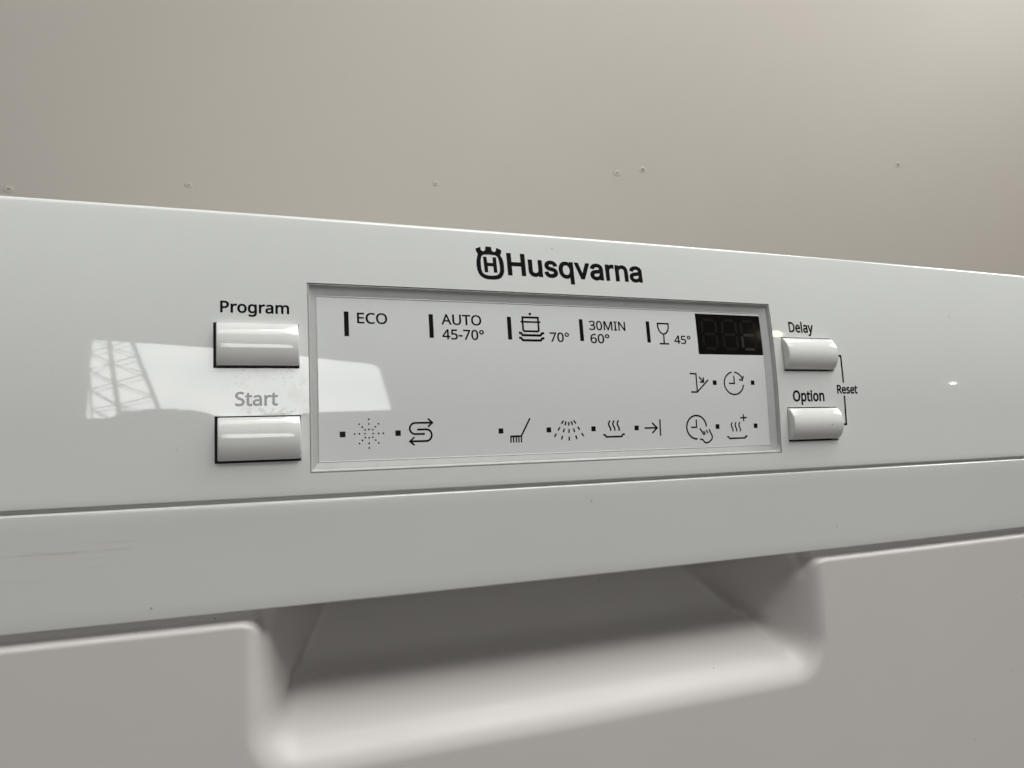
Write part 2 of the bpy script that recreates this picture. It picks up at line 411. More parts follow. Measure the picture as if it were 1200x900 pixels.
for a, b_ in zip(loops, loops[1:]):
    grid(bm, [ring(*a), ring(*b_)])
bmesh.ops.recalc_face_normals(bm, faces=bm.faces)
bez = from_bm("display_bezel", bm, M_BEZEL, dw)
bm = bmesh.new()
grid(bm, [[P(x, z, FD) for x in steps(x0+2.5, x1-2.5, 5)] for z in steps(z0+2.5, z1-2.5, 2.2)])
disp = from_bm("display_face", bm, M_FACE, dw)

# ------------------------------------------------------------------ flat print: curves filled in 2D, laid onto the curved surface
def area2(p): return sum(p[i-1][0]*p[i][1]-p[i][0]*p[i-1][1] for i in range(len(p)))
def ccw(p): return p if area2(p) > 0 else p[::-1]
def winding(polys, x, y):
    n = 0
    for p in polys:
        for i in range(len(p)):
            (xa, ya), (xb, yb) = p[i-1], p[i]
            if (ya <= y) != (yb <= y):
                if (x < xa+(y-ya)*(xb-xa)/(yb-ya)): n += 1 if yb > ya else -1
    return n
def fill_mesh(polys, name):
    """one flat mesh of everything the outlines wind around"""
    vs, es = [], []
    for p in polys:
        k = len(vs); vs += [Vector(q) for q in p]; es += [(k+i, k+(i+1) % len(p)) for i in range(len(p))]
    r = geometry.delaunay_2d_cdt(vs, es, [], 1, 1e-5)
    co, fs = r[0], r[2]; keep = []
    for f in fs:
        c = sum((co[i] for i in f), Vector((0, 0)))/len(f)
        if winding(polys, c.x, c.y): keep.append(tuple(f))
    me = bpy.data.meshes.new(name); me.from_pydata([(v.x, v.y, 0) for v in co], [], keep)
    bm = bmesh.new(); bm.from_mesh(me); bmesh.ops.delete(bm, geom=[v for v in bm.verts if not v.link_faces], context='VERTS'); bm.to_mesh(me); bm.free()
    return me
def lay(me, name, fn, mat, parent, label=None):
    slice_z(me)
    for v in me.vertices: v.co = fn(v.co.x, v.co.y)
    me.materials.clear()
    bm = bmesh.new(); bm.from_mesh(me); 
    for f in bm.faces:
        f.normal_update()
        if f.normal.y > 0: f.normal_flip()
    bm.to_mesh(me); bm.free()
    o = link(name, me, mat, parent, True)
    if label: o['label'] = label
    return o
ON = .03
panel_fn = lambda x, z: P(x, z, -ON)
disp_fn = lambda x, z: P(x*FS, z*FS, FD-ON)
# letter outlines (x, y pairs, thousandths of an em) of every word printed on the panel
GLYPHS = {
    'Husqvarna': [[60,0,60,509,125,509,125,289,392,289,392,509,457,509,457,0,392,0,392,232,125,232,125,0],[699,-5,675,-3,652,2,632,11,614,23,598,39,586,59,577,82,571,109,569,139,569,379,631,379,631,144,633,117,641,94,654,75,671,61,692,53,717,50,735,51,751,55,766,62,779,71,791,83,800,97,807,113,812,132,813,153,813,379,874,379,874,0,815,0,815,92,824,92,811,60,794,35,774,17,751,5,726,-3],[1109,-8,1084,-7,1060,-3,1039,3,1020,12,1003,24,989,38,977,54,968,73,962,94,1021,107,1028,87,1038,72,1051,60,1067,52,1087,47,1108,45,1133,47,1154,53,1171,62,1184,74,1192,88,1195,103,1193,115,1189,126,1181,136,1170,144,1156,150,1139,155,1076,170,1045,180,1019,192,999,208,985,227,977,249,974,274,976,295,982,314,992,332,1006,347,1022,360,1042,370,1064,378,1088,383,1114,384,1139,383,1161,379,1181,372,1198,363,1213,352,1226,339,1236,324,1245,308,1251,290,1195,277,1189,291,1181,304,1170,316,1155,325,1137,331,1114,333,1093,331,1074,326,1058,317,1045,305,1038,292,1036,277,1037,264,1042,253,1051,243,1063,235,1079,229,1099,223,1156,209,1188,200,1214,187,1233,171,1247,153,1255,131,1258,107,1256,85,1250,65,1239,47,1225,31,1208,18,1187,6,1163,-2,1137,-7],[1664,-143,1603,-143,1603,59,1598,59,1593,50,1586,41,1579,31,1569,21,1558,12,1544,4,1528,-3,1509,-7,1487,-8,1457,-6,1429,3,1403,16,1381,34,1362,57,1347,84,1335,116,1328,151,1326,189,1328,227,1335,261,1347,293,1362,320,1381,342,1404,361,1429,374,1457,382,1488,384,1510,383,1529,379,1545,373,1558,364,1570,355,1579,346,1587,336,1593,327,1598,319,1605,319,1605,379,1664,379],[1496,47,1518,49,1538,55,1555,65,1570,78,1582,95,1591,115,1598,138,1602,162,1604,189,1602,216,1598,241,1591,263,1582,282,1570,299,1555,312,1538,322,1518,328,1496,330,1474,328,1454,322,1436,311,1422,298,1410,281,1400,261,1394,239,1390,215,1388,189,1390,163,1394,139,1400,117,1410,97,1422,80,1437,66,1454,55,1474,49],[1879,0,1734,379,1801,379,1882,155,1890,132,1897,110,1903,87,1909,64,1916,42,1922,21,1900,21,1907,42,1913,64,1919,87,1925,110,1932,132,1940,155,2021,379,2088,379,1943,0],[2265,-9,2242,-7,2220,-3,2200,5,2182,15,2166,29,2153,45,2144,63,2138,84,2136,108,2137,128,2142,146,2149,161,2158,174,2170,184,2183,193,2198,200,2214,206,2231,211,2248,214,2266,217,2284,220,2305,223,2324,225,2339,227,2352,229,2363,231,2371,235,2376,240,2380,246,2381,255,2381,257,2380,272,2377,285,2372,297,2365,307,2356,315,2345,322,2332,327,2318,330,2301,331,2284,330,2269,327,2255,322,2243,316,2232,309,2223,301,2216,292,2210,283,2206,274,2146,291,2157,313,2169,331,2184,346,2201,358,2219,368,2238,375,2259,380,2279,383,2299,384,2314,384,2329,382,2344,379,2361,375,2376,369,2391,360,2405,350,2417,336,2428,320,2436,301,2441,278,2442,251,2442,0,2382,0,2382,52,2378,52,2373,43,2366,34,2357,25,2347,16,2335,8,2321,1,2305,-4,2286,-7],[2276,45,2297,47,2317,51,2333,59,2348,68,2360,80,2369,93,2376,108,2380,122,2381,138,2381,190,2365,182,2356,180,2347,178,2337,176,2326,174,2316,173,2306,171,2281,168,2267,166,2253,163,2240,159,2228,153,2218,147,2209,139,2202,130,2199,118,2197,105,2198,93,2202,82,2207,72,2215,64,2224,57,2235,52,2248,48,2261,46],[2547,0,2547,379,2606,379,2606,321,2610,321,2619,339,2631,354,2647,367,2666,377,2686,383,2708,385,2724,384,2738,384,2738,322,2725,324,2717,325,2710,326,2702,326,2684,324,2669,321,2654,315,2641,306,2630,296,2621,284,2614,269,2610,254,2608,237,2608,0],[2868,227,2868,0,2806,0,2806,379,2865,379,2866,287,2856,287,2870,319,2886,344,2906,362,2929,374,2954,382,2981,384,3006,383,3028,377,3049,369,3067,356,3082,340,3094,321,3104,298,3109,271,3111,240,3111,0,3050,0,3050,235,3047,263,3040,286,3027,304,3010,318,2989,326,2964,329,2946,328,2930,324,2915,317,2901,308,2890,297,2880,283,2873,266,2869,248],[3323,-9,3300,-7,3278,-3,3258,5,3240,15,3224,29,3211,45,3202,63,3196,84,3194,108,3195,128,3200,146,3207,161,3216,174,3228,184,3241,193,3256,200,3272,206,3289,211,3306,214,3324,217,3342,220,3363,223,3382,225,3397,227,3410,229,3421,231,3429,235,3435,240,3438,246,3439,255,3439,257,3438,272,3435,285,3430,297,3423,307,3414,315,3403,322,3391,327,3376,330,3359,331,3342,330,3327,327,3313,322,3301,316,3290,309,3281,301,3274,292,3268,283,3264,274,3205,291,3215,313,3227,331,3242,346,3259,358,3277,368,3297,375,3317,380,3337,383,3357,384,3372,384,3387,382,3403,379,3419,375,3434,369,3449,360,3463,350,3475,336,3486,320,3494,301,3499,278,3500,251,3500,0,3440,0,3440,52,3436,52,3431,43,3424,34,3416,25,3405,16,3393,8,3379,1,3363,-4,3344,-7],[3334,45,3355,47,3375,51,3391,59,3406,68,3418,80,3427,93,3434,108,3438,122,3439,138,3439,190,3423,182,3414,180,3405,178,3395,176,3384,174,3374,173,3364,171,3339,168,3325,166,3311,163,3298,159,3286,153,3276,147,3267,139,3261,130,3257,118,3255,105,3256,93,3260,82,3265,72,3273,64,3282,57,3293,52,3306,48,3319,46]],
    'Program': [[229,573,282,570,326,562,363,548,393,528,421,495,439,454,444,404,443,381,439,358,433,336,423,316,411,296,395,278,375,262,351,249,324,238,292,230,256,225,216,223,150,223,150,0,78,0,78,573],[223,511,150,511,150,285,208,285,242,286,272,290,298,296,320,306,338,318,352,334,362,352,368,375,370,401,366,435,354,462,334,484,306,499,269,508],[754,438,762,438,771,437,780,437,789,436,797,435,804,433,796,368,788,370,781,371,773,372,765,373,757,374,749,374,733,373,717,369,702,363,687,355,674,346,662,334,651,321,641,305,634,289,628,270,625,251,624,229,624,0,553,0,553,430,611,430,619,351,622,351,632,367,643,381,655,395,669,407,683,418,699,426,716,433,735,437],[1258,216,1257,181,1252,150,1244,121,1233,95,1220,71,1204,51,1185,33,1164,18,1141,7,1115,-1,1087,-6,1058,-8,1030,-6,1004,-1,979,7,956,18,935,33,917,51,900,71,886,95,875,121,867,150,862,181,860,216,863,261,871,301,885,336,903,367,926,392,953,412,985,426,1021,435,1060,438,1098,435,1132,426,1163,412,1191,392,1214,367,1233,336,1247,301,1255,261],[933,216,935,184,939,154,947,128,957,105,971,86,988,71,1008,59,1032,53,1059,51,1087,53,1110,59,1131,71,1148,86,1162,105,1172,128,1179,154,1184,184,1185,216,1184,248,1179,277,1172,303,1161,325,1147,344,1130,359,1110,370,1086,376,1059,379,1019,374,987,359,963,335,947,303,937,263],[1522,438,1549,436,1575,431,1599,422,1620,409,1640,393,1657,373,1661,373,1670,430,1727,430,1727,-7,1724,-46,1717,-80,1706,-109,1689,-135,1668,-155,1642,-172,1611,-183,1575,-190,1534,-192,1504,-192,1475,-189,1449,-186,1424,-180,1401,-174,1379,-165,1379,-100,1401,-110,1425,-118,1451,-125,1479,-130,1508,-133,1538,-134,1572,-130,1601,-119,1625,-101,1643,-77,1653,-48,1657,-13,1657,4,1657,11,1657,21,1658,32,1658,43,1659,51,1659,57,1656,57,1640,37,1621,21,1600,8,1577,-1,1551,-6,1523,-8,1471,-2,1428,18,1393,51,1372,83,1357,121,1349,164,1346,214,1349,263,1357,306,1372,344,1393,377,1428,411,1471,431],[1532,379,1509,376,1488,370,1470,359,1455,344,1442,326,1432,303,1424,277,1420,247,1419,213,1422,165,1432,124,1448,92,1470,68,1499,54,1533,50,1554,51,1573,53,1589,58,1604,65,1617,74,1628,85,1637,98,1645,113,1650,131,1654,151,1657,173,1658,197,1658,214,1656,251,1652,282,1644,309,1634,331,1620,348,1603,362,1583,371,1559,377],[2063,438,2072,438,2080,437,2089,437,2098,436,2107,435,2114,433,2105,368,2098,370,2090,371,2082,372,2074,373,2066,374,2059,374,2042,373,2026,369,2011,363,1997,355,1983,346,1971,334,1960,321,1951,305,1943,289,1938,270,1935,251,1933,229,1933,0,1863,0,1863,430,1921,430,1929,351,1932,351,1942,367,1953,381,1965,395,1978,407,1993,418,2009,426,2026,433,2044,437],[2357,437,2405,433,2443,422,2473,403,2494,375,2507,338,2511,293,2511,0,2460,0,2446,61,2443,61,2430,46,2418,33,2405,22,2391,13,2376,5,2360,-1,2342,-5,2321,-7,2298,-8,2274,-7,2250,-2,2229,6,2210,16,2194,30,2180,48,2171,68,2165,92,2163,119,2168,159,2185,192,2213,219,2242,234,2277,245,2320,253,2369,257,2442,259,2442,285,2439,317,2432,342,2419,359,2401,371,2379,378,2353,380,2331,379,2309,376,2289,370,2269,363,2250,355,2232,347,2210,400,2230,410,2252,419,2277,426,2303,432,2329,436],[2378,208,2330,203,2293,195,2267,182,2249,165,2239,144,2236,119,2238,97,2246,79,2258,66,2274,56,2293,51,2314,49,2349,52,2379,62,2405,79,2425,103,2437,134,2441,172,2441,210],[3115,438,3160,434,3196,421,3225,401,3245,371,3257,330,3261,280,3261,0,3191,0,3191,277,3188,308,3181,333,3170,353,3153,367,3131,376,3103,379,3066,374,3036,362,3014,342,2999,315,2990,280,2987,237,2987,0,2917,0,2917,277,2916,298,2913,317,2908,333,2900,347,2891,359,2879,367,2865,374,2848,377,2829,379,2802,377,2780,370,2761,360,2746,347,2734,329,2725,308,2719,283,2716,255,2715,223,2715,0,2644,0,2644,430,2701,430,2711,371,2715,371,2725,385,2736,398,2749,409,2762,418,2777,425,2792,431,2809,435,2825,437,2842,438,2873,436,2901,430,2925,420,2945,406,2961,388,2974,366,2978,366,2994,388,3013,406,3036,420,3062,430,3088,436]],
    'Start': [[403,153,400,121,392,92,378,66,359,44,335,26,307,11,274,1,238,-6,198,-8,177,-8,157,-7,137,-5,118,-2,100,1,83,4,68,9,54,14,41,19,41,88,62,80,86,72,113,65,142,59,171,56,201,55,228,56,252,60,273,66,290,74,305,85,316,98,324,113,329,129,330,147,329,164,325,180,318,194,308,207,295,218,277,230,255,241,228,252,196,265,172,274,151,284,131,294,114,305,98,317,85,330,74,344,65,359,57,375,52,393,49,413,48,435,51,464,58,490,71,513,89,533,110,550,136,563,165,573,197,579,231,581,262,580,290,577,318,572,343,565,367,558,389,549,366,487,346,495,325,502,302,508,278,513,254,516,229,517,207,516,187,513,169,507,155,499,142,489,133,478,126,464,122,450,121,434,122,416,126,400,133,386,143,373,156,362,172,351,193,341,217,330,246,318,278,306,307,293,332,279,353,264,371,247,385,228,395,206,401,181],[652,50,663,50,674,51,685,53,695,54,704,56,712,59,712,5,704,1,693,-2,680,-4,666,-6,653,-8,640,-8,618,-7,597,-3,578,4,560,13,545,27,532,44,522,66,516,93,514,125,514,375,453,375,453,409,515,437,543,528,585,528,585,430,709,430,709,375,585,375,585,127,587,103,593,83,603,69,617,58,633,52],[961,437,1009,433,1047,422,1077,403,1098,375,1110,338,1115,293,1115,0,1063,0,1050,61,1047,61,1034,46,1021,33,1008,22,995,13,980,5,964,-1,945,-5,925,-7,902,-8,877,-7,854,-2,833,6,814,16,798,30,784,48,774,68,769,92,767,119,772,159,789,192,817,219,846,234,881,245,924,253,973,257,1046,259,1046,285,1043,317,1035,342,1022,359,1005,371,983,378,957,380,935,379,913,376,893,370,873,363,854,355,836,347,814,400,834,410,856,419,881,426,907,432,933,436],[982,208,934,203,897,195,870,182,853,165,843,144,840,119,842,97,849,79,862,66,878,56,897,51,918,49,953,52,983,62,1009,79,1029,103,1041,134,1045,172,1045,210],[1448,438,1457,438,1465,437,1474,437,1483,436,1491,435,1499,433,1490,368,1483,370,1475,371,1467,372,1459,373,1451,374,1443,374,1427,373,1411,369,1396,363,1382,355,1368,346,1356,334,1345,321,1336,305,1328,289,1323,270,1319,251,1318,229,1318,0,1248,0,1248,430,1306,430,1314,351,1317,351,1326,367,1337,381,1350,395,1363,407,1378,418,1394,426,1411,433,1429,437],[1723,50,1733,50,1744,51,1755,53,1766,54,1775,56,1783,59,1783,5,1774,1,1763,-2,1751,-4,1737,-6,1724,-8,1711,-8,1689,-7,1668,-3,1648,4,1631,13,1615,27,1602,44,1592,66,1587,93,1585,125,1585,375,1524,375,1524,409,1585,437,1613,528,1655,528,1655,430,1779,430,1779,375,1655,375,1655,127,1657,103,1664,83,1674,69,1688,58,1704,52]],
    'Delay': [[536,292,534,246,528,203,516,165,501,131,474,91,439,58,399,33,364,18,325,8,283,2,237,0,78,0,78,573,254,573,296,571,335,565,371,555,404,540,443,516,476,484,502,446,517,413,528,377,534,336],[460,289,457,337,449,379,435,415,416,444,391,469,361,487,327,500,287,508,244,511,150,511,150,62,228,62,282,65,329,76,369,94,402,119,428,151,446,190,457,236],[820,438,855,435,886,427,915,414,939,396,959,373,976,346,987,315,994,281,997,244,997,201,702,201,707,157,720,119,740,90,767,69,800,56,840,52,866,53,890,56,912,60,934,66,955,73,978,82,978,20,956,11,934,4,913,-1,890,-5,864,-7,836,-8,797,-5,761,3,729,17,700,36,675,61,656,91,641,126,632,167,630,212,632,257,640,297,653,333,671,364,693,390,720,411,750,426,783,435],[819,380,787,377,761,366,739,348,722,323,710,293,704,257,923,257,922,281,918,302,912,322,903,338,892,353,878,364,861,373,841,378],[1176,0,1106,0,1106,609,1176,609],[1476,437,1523,433,1562,422,1592,403,1613,375,1625,338,1630,293,1630,0,1578,0,1565,61,1561,61,1549,46,1536,33,1523,22,1510,13,1495,5,1478,-1,1460,-5,1440,-7,1417,-8,1392,-7,1369,-2,1348,6,1329,16,1312,30,1299,48,1289,68,1283,92,1281,119,1287,159,1304,192,1332,219,1361,234,1396,245,1438,253,1488,257,1561,259,1561,285,1558,317,1550,342,1537,359,1520,371,1498,378,1472,380,1449,379,1428,376,1407,370,1388,363,1369,355,1350,347,1329,400,1349,410,1371,419,1395,426,1421,432,1448,436],[1496,208,1448,203,1411,195,1385,182,1368,165,1358,144,1354,119,1357,97,1364,79,1377,66,1393,56,1411,51,1433,49,1467,52,1498,62,1524,79,1544,103,1556,134,1560,172,1560,210],[1695,430,1771,430,1864,185,1869,171,1874,157,1879,144,1883,130,1887,117,1891,105,1894,92,1897,80,1900,68,1903,68,1907,83,1912,100,1918,121,1925,142,1932,164,1940,186,2027,430,2103,430,1918,-59,1907,-85,1896,-108,1883,-130,1868,-148,1851,-164,1833,-176,1812,-185,1788,-191,1762,-192,1750,-192,1738,-192,1728,-190,1719,-189,1711,-188,1703,-186,1703,-130,1710,-131,1717,-132,1725,-133,1733,-134,1742,-135,1751,-135,1766,-134,1781,-131,1794,-126,1805,-118,1815,-110,1824,-99,1832,-87,1840,-73,1846,-59,1868,-2]],
    'Option': [[577,287,576,244,570,204,561,166,547,132,531,101,510,73,486,49,459,29,428,13,393,1,355,-6,314,-8,271,-6,232,1,196,13,165,29,138,49,114,73,94,101,78,132,65,167,56,204,51,245,49,288,51,331,56,370,65,408,78,442,100,482,130,517,166,545,197,561,232,572,271,579,314,581,369,577,417,565,459,545,495,517,524,483,547,442,560,408,570,370,576,330],[125,287,127,241,134,200,145,163,161,131,182,104,207,83,238,67,273,58,314,55,354,58,390,67,420,83,445,104,465,131,481,163,492,200,499,241,501,287,498,338,490,384,476,423,456,457,431,484,398,503,360,514,314,518,274,515,238,506,207,490,182,469,161,443,145,411,134,374,127,333],[899,438,948,432,991,413,1027,383,1048,351,1063,313,1072,268,1075,216,1073,170,1066,129,1053,93,1037,62,1016,37,992,17,964,3,932,-5,898,-8,877,-7,858,-4,840,1,823,7,809,15,796,24,784,33,774,44,765,55,760,55,761,45,762,33,763,20,764,7,765,-5,765,-16,765,-192,694,-192,694,430,752,430,762,371,765,371,774,383,784,394,796,405,809,414,823,422,839,429,857,434,877,437],[886,379,859,377,836,371,816,362,800,349,787,333,778,313,771,289,767,261,765,229,765,216,766,182,770,152,776,126,785,103,798,85,814,70,834,59,859,53,888,51,912,53,934,60,952,72,968,88,980,108,990,131,997,157,1001,186,1002,217,999,262,990,302,974,334,952,359,922,374],[1331,50,1342,50,1353,51,1364,53,1375,54,1384,56,1391,59,1391,5,1383,1,1372,-2,1359,-4,1346,-6,1332,-8,1319,-8,1297,-7,1277,-3,1257,4,1239,13,1224,27,1211,44,1201,66,1195,93,1193,125,1193,375,1132,375,1132,409,1194,437,1222,528,1264,528,1264,430,1388,430,1388,375,1264,375,1264,127,1266,103,1272,83,1283,69,1296,58,1313,52],[1548,430,1548,0,1477,0,1477,430],[1513,591,1524,590,1533,586,1542,580,1549,572,1553,560,1554,546,1553,532,1549,521,1542,512,1533,506,1524,502,1513,501,1502,502,1492,506,1484,512,1477,521,1473,532,1472,546,1473,560,1477,572,1484,580,1492,586,1502,590],[2058,216,2056,181,2052,150,2044,121,2033,95,2020,71,2004,51,1985,33,1964,18,1940,7,1914,-1,1887,-6,1857,-8,1830,-6,1803,-1,1779,7,1756,18,1735,33,1716,51,1700,71,1686,95,1675,121,1667,150,1662,181,1660,216,1663,261,1671,301,1684,336,1702,367,1725,392,1753,412,1785,426,1820,435,1860,438,1897,435,1931,426,1963,412,1990,392,2013,367,2032,336,2047,301,2055,261],[1733,216,1734,184,1739,154,1746,128,1757,105,1770,86,1787,71,1808,59,1832,53,1859,51,1886,53,1910,59,1930,71,1947,86,1961,105,1972,128,1979,154,1983,184,1985,216,1983,248,1979,277,1971,303,1960,325,1947,344,1930,359,1910,370,1886,376,1858,379,1818,374,1786,359,1763,335,1746,303,1736,263],[2376,438,2423,434,2462,421,2492,401,2514,371,2527,330,2532,280,2532,0,2462,0,2462,275,2459,307,2452,333,2439,353,2420,367,2396,376,2366,379,2323,374,2290,361,2267,338,2252,308,2243,269,2240,223,2240,0,2169,0,2169,430,2226,430,2237,371,2241,371,2251,385,2263,398,2276,409,2291,418,2307,425,2323,431,2340,435,2358,437]],
    'Reset': [[236,573,281,571,320,565,353,555,381,540,404,522,422,500,434,474,442,444,444,410,442,381,437,356,427,334,415,315,401,298,385,285,367,274,349,264,330,257,487,0,403,0,264,237,150,237,150,0,78,0,78,573],[232,510,150,510,150,298,236,298,278,301,312,310,338,325,355,347,366,374,370,407,368,430,363,450,355,467,343,480,328,491,310,500,287,505,261,509],[733,438,768,435,800,427,828,414,852,396,873,373,889,346,901,315,908,281,910,244,910,201,616,201,621,157,633,119,653,90,680,69,713,56,753,52,779,53,803,56,826,60,847,66,869,73,891,82,891,20,869,11,847,4,826,-1,803,-5,778,-7,750,-8,711,-5,675,3,642,17,613,36,589,61,569,91,554,126,546,167,543,212,546,257,553,297,567,333,584,364,607,390,633,411,663,426,697,435],[732,380,701,377,674,366,652,348,635,323,624,293,617,257,836,257,835,281,831,302,825,322,816,338,805,353,791,364,774,373,755,378],[1299,119,1297,92,1290,69,1278,49,1262,32,1243,18,1219,6,1192,-2,1161,-6,1128,-8,1099,-7,1073,-5,1050,-1,1029,5,1010,11,993,19,993,83,1011,75,1032,67,1055,60,1079,54,1104,50,1129,49,1162,51,1188,57,1207,66,1220,79,1228,94,1231,112,1230,123,1227,132,1222,141,1215,150,1204,158,1190,167,1173,176,1151,185,1125,196,1099,206,1075,217,1054,228,1035,239,1020,252,1008,266,999,283,994,302,992,324,997,358,1012,386,1036,408,1069,425,1108,435,1153,438,1179,437,1203,434,1227,430,1249,424,1270,417,1290,409,1266,353,1248,360,1229,366,1209,372,1189,377,1169,379,1148,380,1122,379,1100,374,1082,366,1070,356,1062,343,1059,328,1061,317,1064,307,1070,298,1078,290,1090,282,1105,274,1123,266,1144,256,1170,246,1196,236,1219,226,1240,215,1258,203,1272,191,1284,176,1292,159,1297,140],[1569,438,1605,435,1636,427,1664,414,1689,396,1709,373,1725,346,1737,315,1744,281,1747,244,1747,201,1452,201,1457,157,1470,119,1490,90,1517,69,1550,56,1589,52,1616,53,1640,56,1662,60,1683,66,1705,73,1727,82,1727,20,1706,11,1684,4,1662,-1,1640,-5,1614,-7,1586,-8,1547,-5,1511,3,1478,17,1449,36,1425,61,1405,91,1391,126,1382,167,1379,212,1382,257,1390,297,1403,333,1421,364,1443,390,1470,411,1500,426,1533,435],[1569,380,1537,377,1511,366,1489,348,1472,323,1460,293,1454,257,1673,257,1672,281,1668,302,1662,322,1653,338,1641,353,1628,364,1611,373,1591,378],[1999,50,2010,50,2021,51,2032,53,2043,54,2052,56,2059,59,2059,5,2051,1,2040,-2,2027,-4,2014,-6,2000,-8,1987,-8,1965,-7,1945,-3,1925,4,1907,13,1892,27,1879,44,1869,66,1863,93,1861,125,1861,375,1800,375,1800,409,1862,437,1890,528,1932,528,1932,430,2056,430,2056,375,1932,375,1932,127,1934,103,1940,83,1951,69,1964,58,1981,52]],
    'ECO': [[398,0,78,0,78,573,398,573,398,509,150,509,150,330,383,330,383,268,150,268,150,63,398,63],[769,517,740,516,712,510,686,502,663,490,642,474,624,456,608,434,595,410,585,383,577,353,572,321,571,286,573,241,581,200,593,164,610,132,632,105,659,83,690,68,727,58,768,55,793,56,817,58,840,62,862,66,884,72,905,78,905,15,884,8,862,2,839,-2,815,-6,788,-7,758,-8,716,-6,678,1,643,12,612,28,576,56,547,90,524,131,511,165,502,203,497,244,495,287,497,329,503,369,513,406,527,440,544,471,566,499,591,523,620,543,652,559,688,571,727,578,770,581,799,580,827,577,855,572,881,565,905,557,928,547,899,486,881,494,861,501,840,508,818,513,794,516],[1530,287,1528,244,1523,204,1513,166,1500,132,1483,101,1463,73,1439,49,1412,29,1381,13,1346,1,1308,-6,1266,-8,1223,-6,1184,1,1149,13,1118,29,1090,49,1067,73,1047,101,1030,132,1018,167,1009,204,1003,245,1002,288,1003,331,1009,370,1018,408,1030,442,1053,482,1082,517,1118,545,1150,561,1185,572,1224,579,1267,581,1321,577,1369,565,1411,545,1447,517,1477,483,1500,442,1513,408,1523,370,1528,330],[1078,287,1080,241,1087,200,1098,163,1114,131,1134,104,1160,83,1191,67,1226,58,1266,55,1307,58,1342,67,1372,83,1398,104,1418,131,1434,163,1445,200,1452,241,1454,287,1451,338,1443,384,1429,423,1409,457,1383,484,1351,503,1312,514,1267,518,1226,515,1191,506,1160,490,1134,469,1114,443,1098,411,1087,374,1080,333]],
    'AUTO': [[437,0,368,177,141,177,73,0,0,0,224,575,289,575,512,0],[282,415,280,420,278,428,274,438,271,449,267,461,263,473,260,484,257,493,255,500,247,468,244,457,241,447,238,438,230,415,165,241,346,241],[1026,202,1023,164,1015,128,1002,95,983,65,958,40,928,20,892,4,851,-5,803,-8,753,-4,709,7,671,25,640,50,616,82,599,118,588,158,585,204,585,573,657,573,657,201,661,158,673,122,694,93,723,72,761,59,807,55,839,57,868,63,891,73,911,88,927,105,939,126,948,149,953,174,954,202,954,573,1026,573],[1358,0,1285,0,1285,509,1107,509,1107,573,1536,573,1536,509,1358,509],[2122,287,2120,244,2114,204,2105,166,2092,132,2075,101,2055,73,2031,49,2003,29,1972,13,1938,1,1900,-6,1858,-8,1815,-6,1776,1,1741,13,1710,29,1682,49,1658,73,1638,101,1622,132,1609,167,1601,204,1595,245,1593,288,1595,331,1601,370,1610,408,1622,442,1645,482,1674,517,1710,545,1742,561,1777,572,1816,579,1859,581,1913,577,1961,565,2003,545,2039,517,2069,483,2092,442,2105,408,2114,370,2120,330],[1670,287,1672,241,1679,200,1690,163,1705,131,1726,104,1752,83,1782,67,1818,58,1858,55,1899,58,1934,67,1964,83,1989,104,2010,131,2026,163,2037,200,2043,241,2046,287,2043,338,2034,384,2020,423,2001,457,1975,484,1943,503,1904,514,1859,518,1818,515,1782,506,1752,490,1726,469,1705,443,1690,411,1679,374,1672,333]],
    '45-70°': [[443,130,359,130,359,0,291,0,291,130,17,130,17,190,286,576,359,576,359,193,443,193],[291,374,291,387,291,400,291,412,292,423,292,434,293,444,293,454,294,464,294,474,294,483,295,492,295,500,292,500,287,490,282,479,276,468,270,456,263,446,257,438,86,193,291,193],[679,351,717,349,751,342,781,331,808,316,830,297,848,274,861,247,869,217,872,183,869,145,860,111,846,81,826,54,802,32,773,15,739,2,700,-5,658,-8,629,-7,601,-4,575,0,550,6,528,14,509,23,509,90,530,79,553,70,579,62,607,57,633,53,658,52,686,54,710,58,733,65,752,76,769,89,782,106,792,126,798,149,800,176,796,210,784,239,765,262,738,279,701,289,656,292,640,291,623,290,605,288,587,285,571,283,558,280,523,302,545,573,832,573,832,508,605,508,591,342,601,344,613,346,628,348,644,350,661,351],[949,184,949,246,1144,246,1144,184],[1285,0,1520,508,1211,508,1211,573,1595,573,1595,518,1362,0],[2054,287,2053,242,2049,201,2043,163,2035,128,2024,97,2010,70,1993,47,1973,27,1951,12,1925,1,1895,-6,1863,-8,1823,-4,1787,8,1757,27,1731,54,1710,88,1694,129,1685,163,1679,201,1675,243,1674,287,1675,332,1678,373,1684,411,1692,446,1708,486,1728,520,1753,547,1784,566,1820,578,1863,581,1903,578,1939,566,1970,547,1995,520,2017,486,2033,446,2042,411,2049,373,2052,332],[1744,287,1745,238,1749,194,1756,156,1765,125,1778,98,1794,78,1813,64,1836,55,1863,52,1890,55,1913,64,1932,78,1948,98,1961,124,1970,156,1977,194,1981,238,1982,287,1981,336,1977,380,1970,417,1961,449,1948,475,1932,495,1913,510,1890,518,1863,521,1836,518,1813,510,1794,495,1778,475,1765,449,1756,417,1749,380,1745,336],[2265,334,2240,336,2218,341,2198,350,2180,362,2165,376,2153,393,2144,413,2139,434,2137,457,2139,481,2144,502,2153,522,2165,539,2179,553,2197,565,2217,574,2240,579,2265,581,2289,579,2311,574,2331,565,2349,553,2364,539,2376,522,2385,502,2390,481,2392,457,2390,434,2385,413,2376,393,2364,376,2349,362,2331,350,2311,341,2289,336],[2265,382,2289,384,2308,391,2322,403,2332,418,2338,436,2340,457,2338,479,2332,498,2321,513,2307,525,2288,532,2265,534,2242,532,2222,525,2208,513,2197,498,2191,479,2189,457,2191,436,2197,418,2208,403,2222,391,2242,384]],
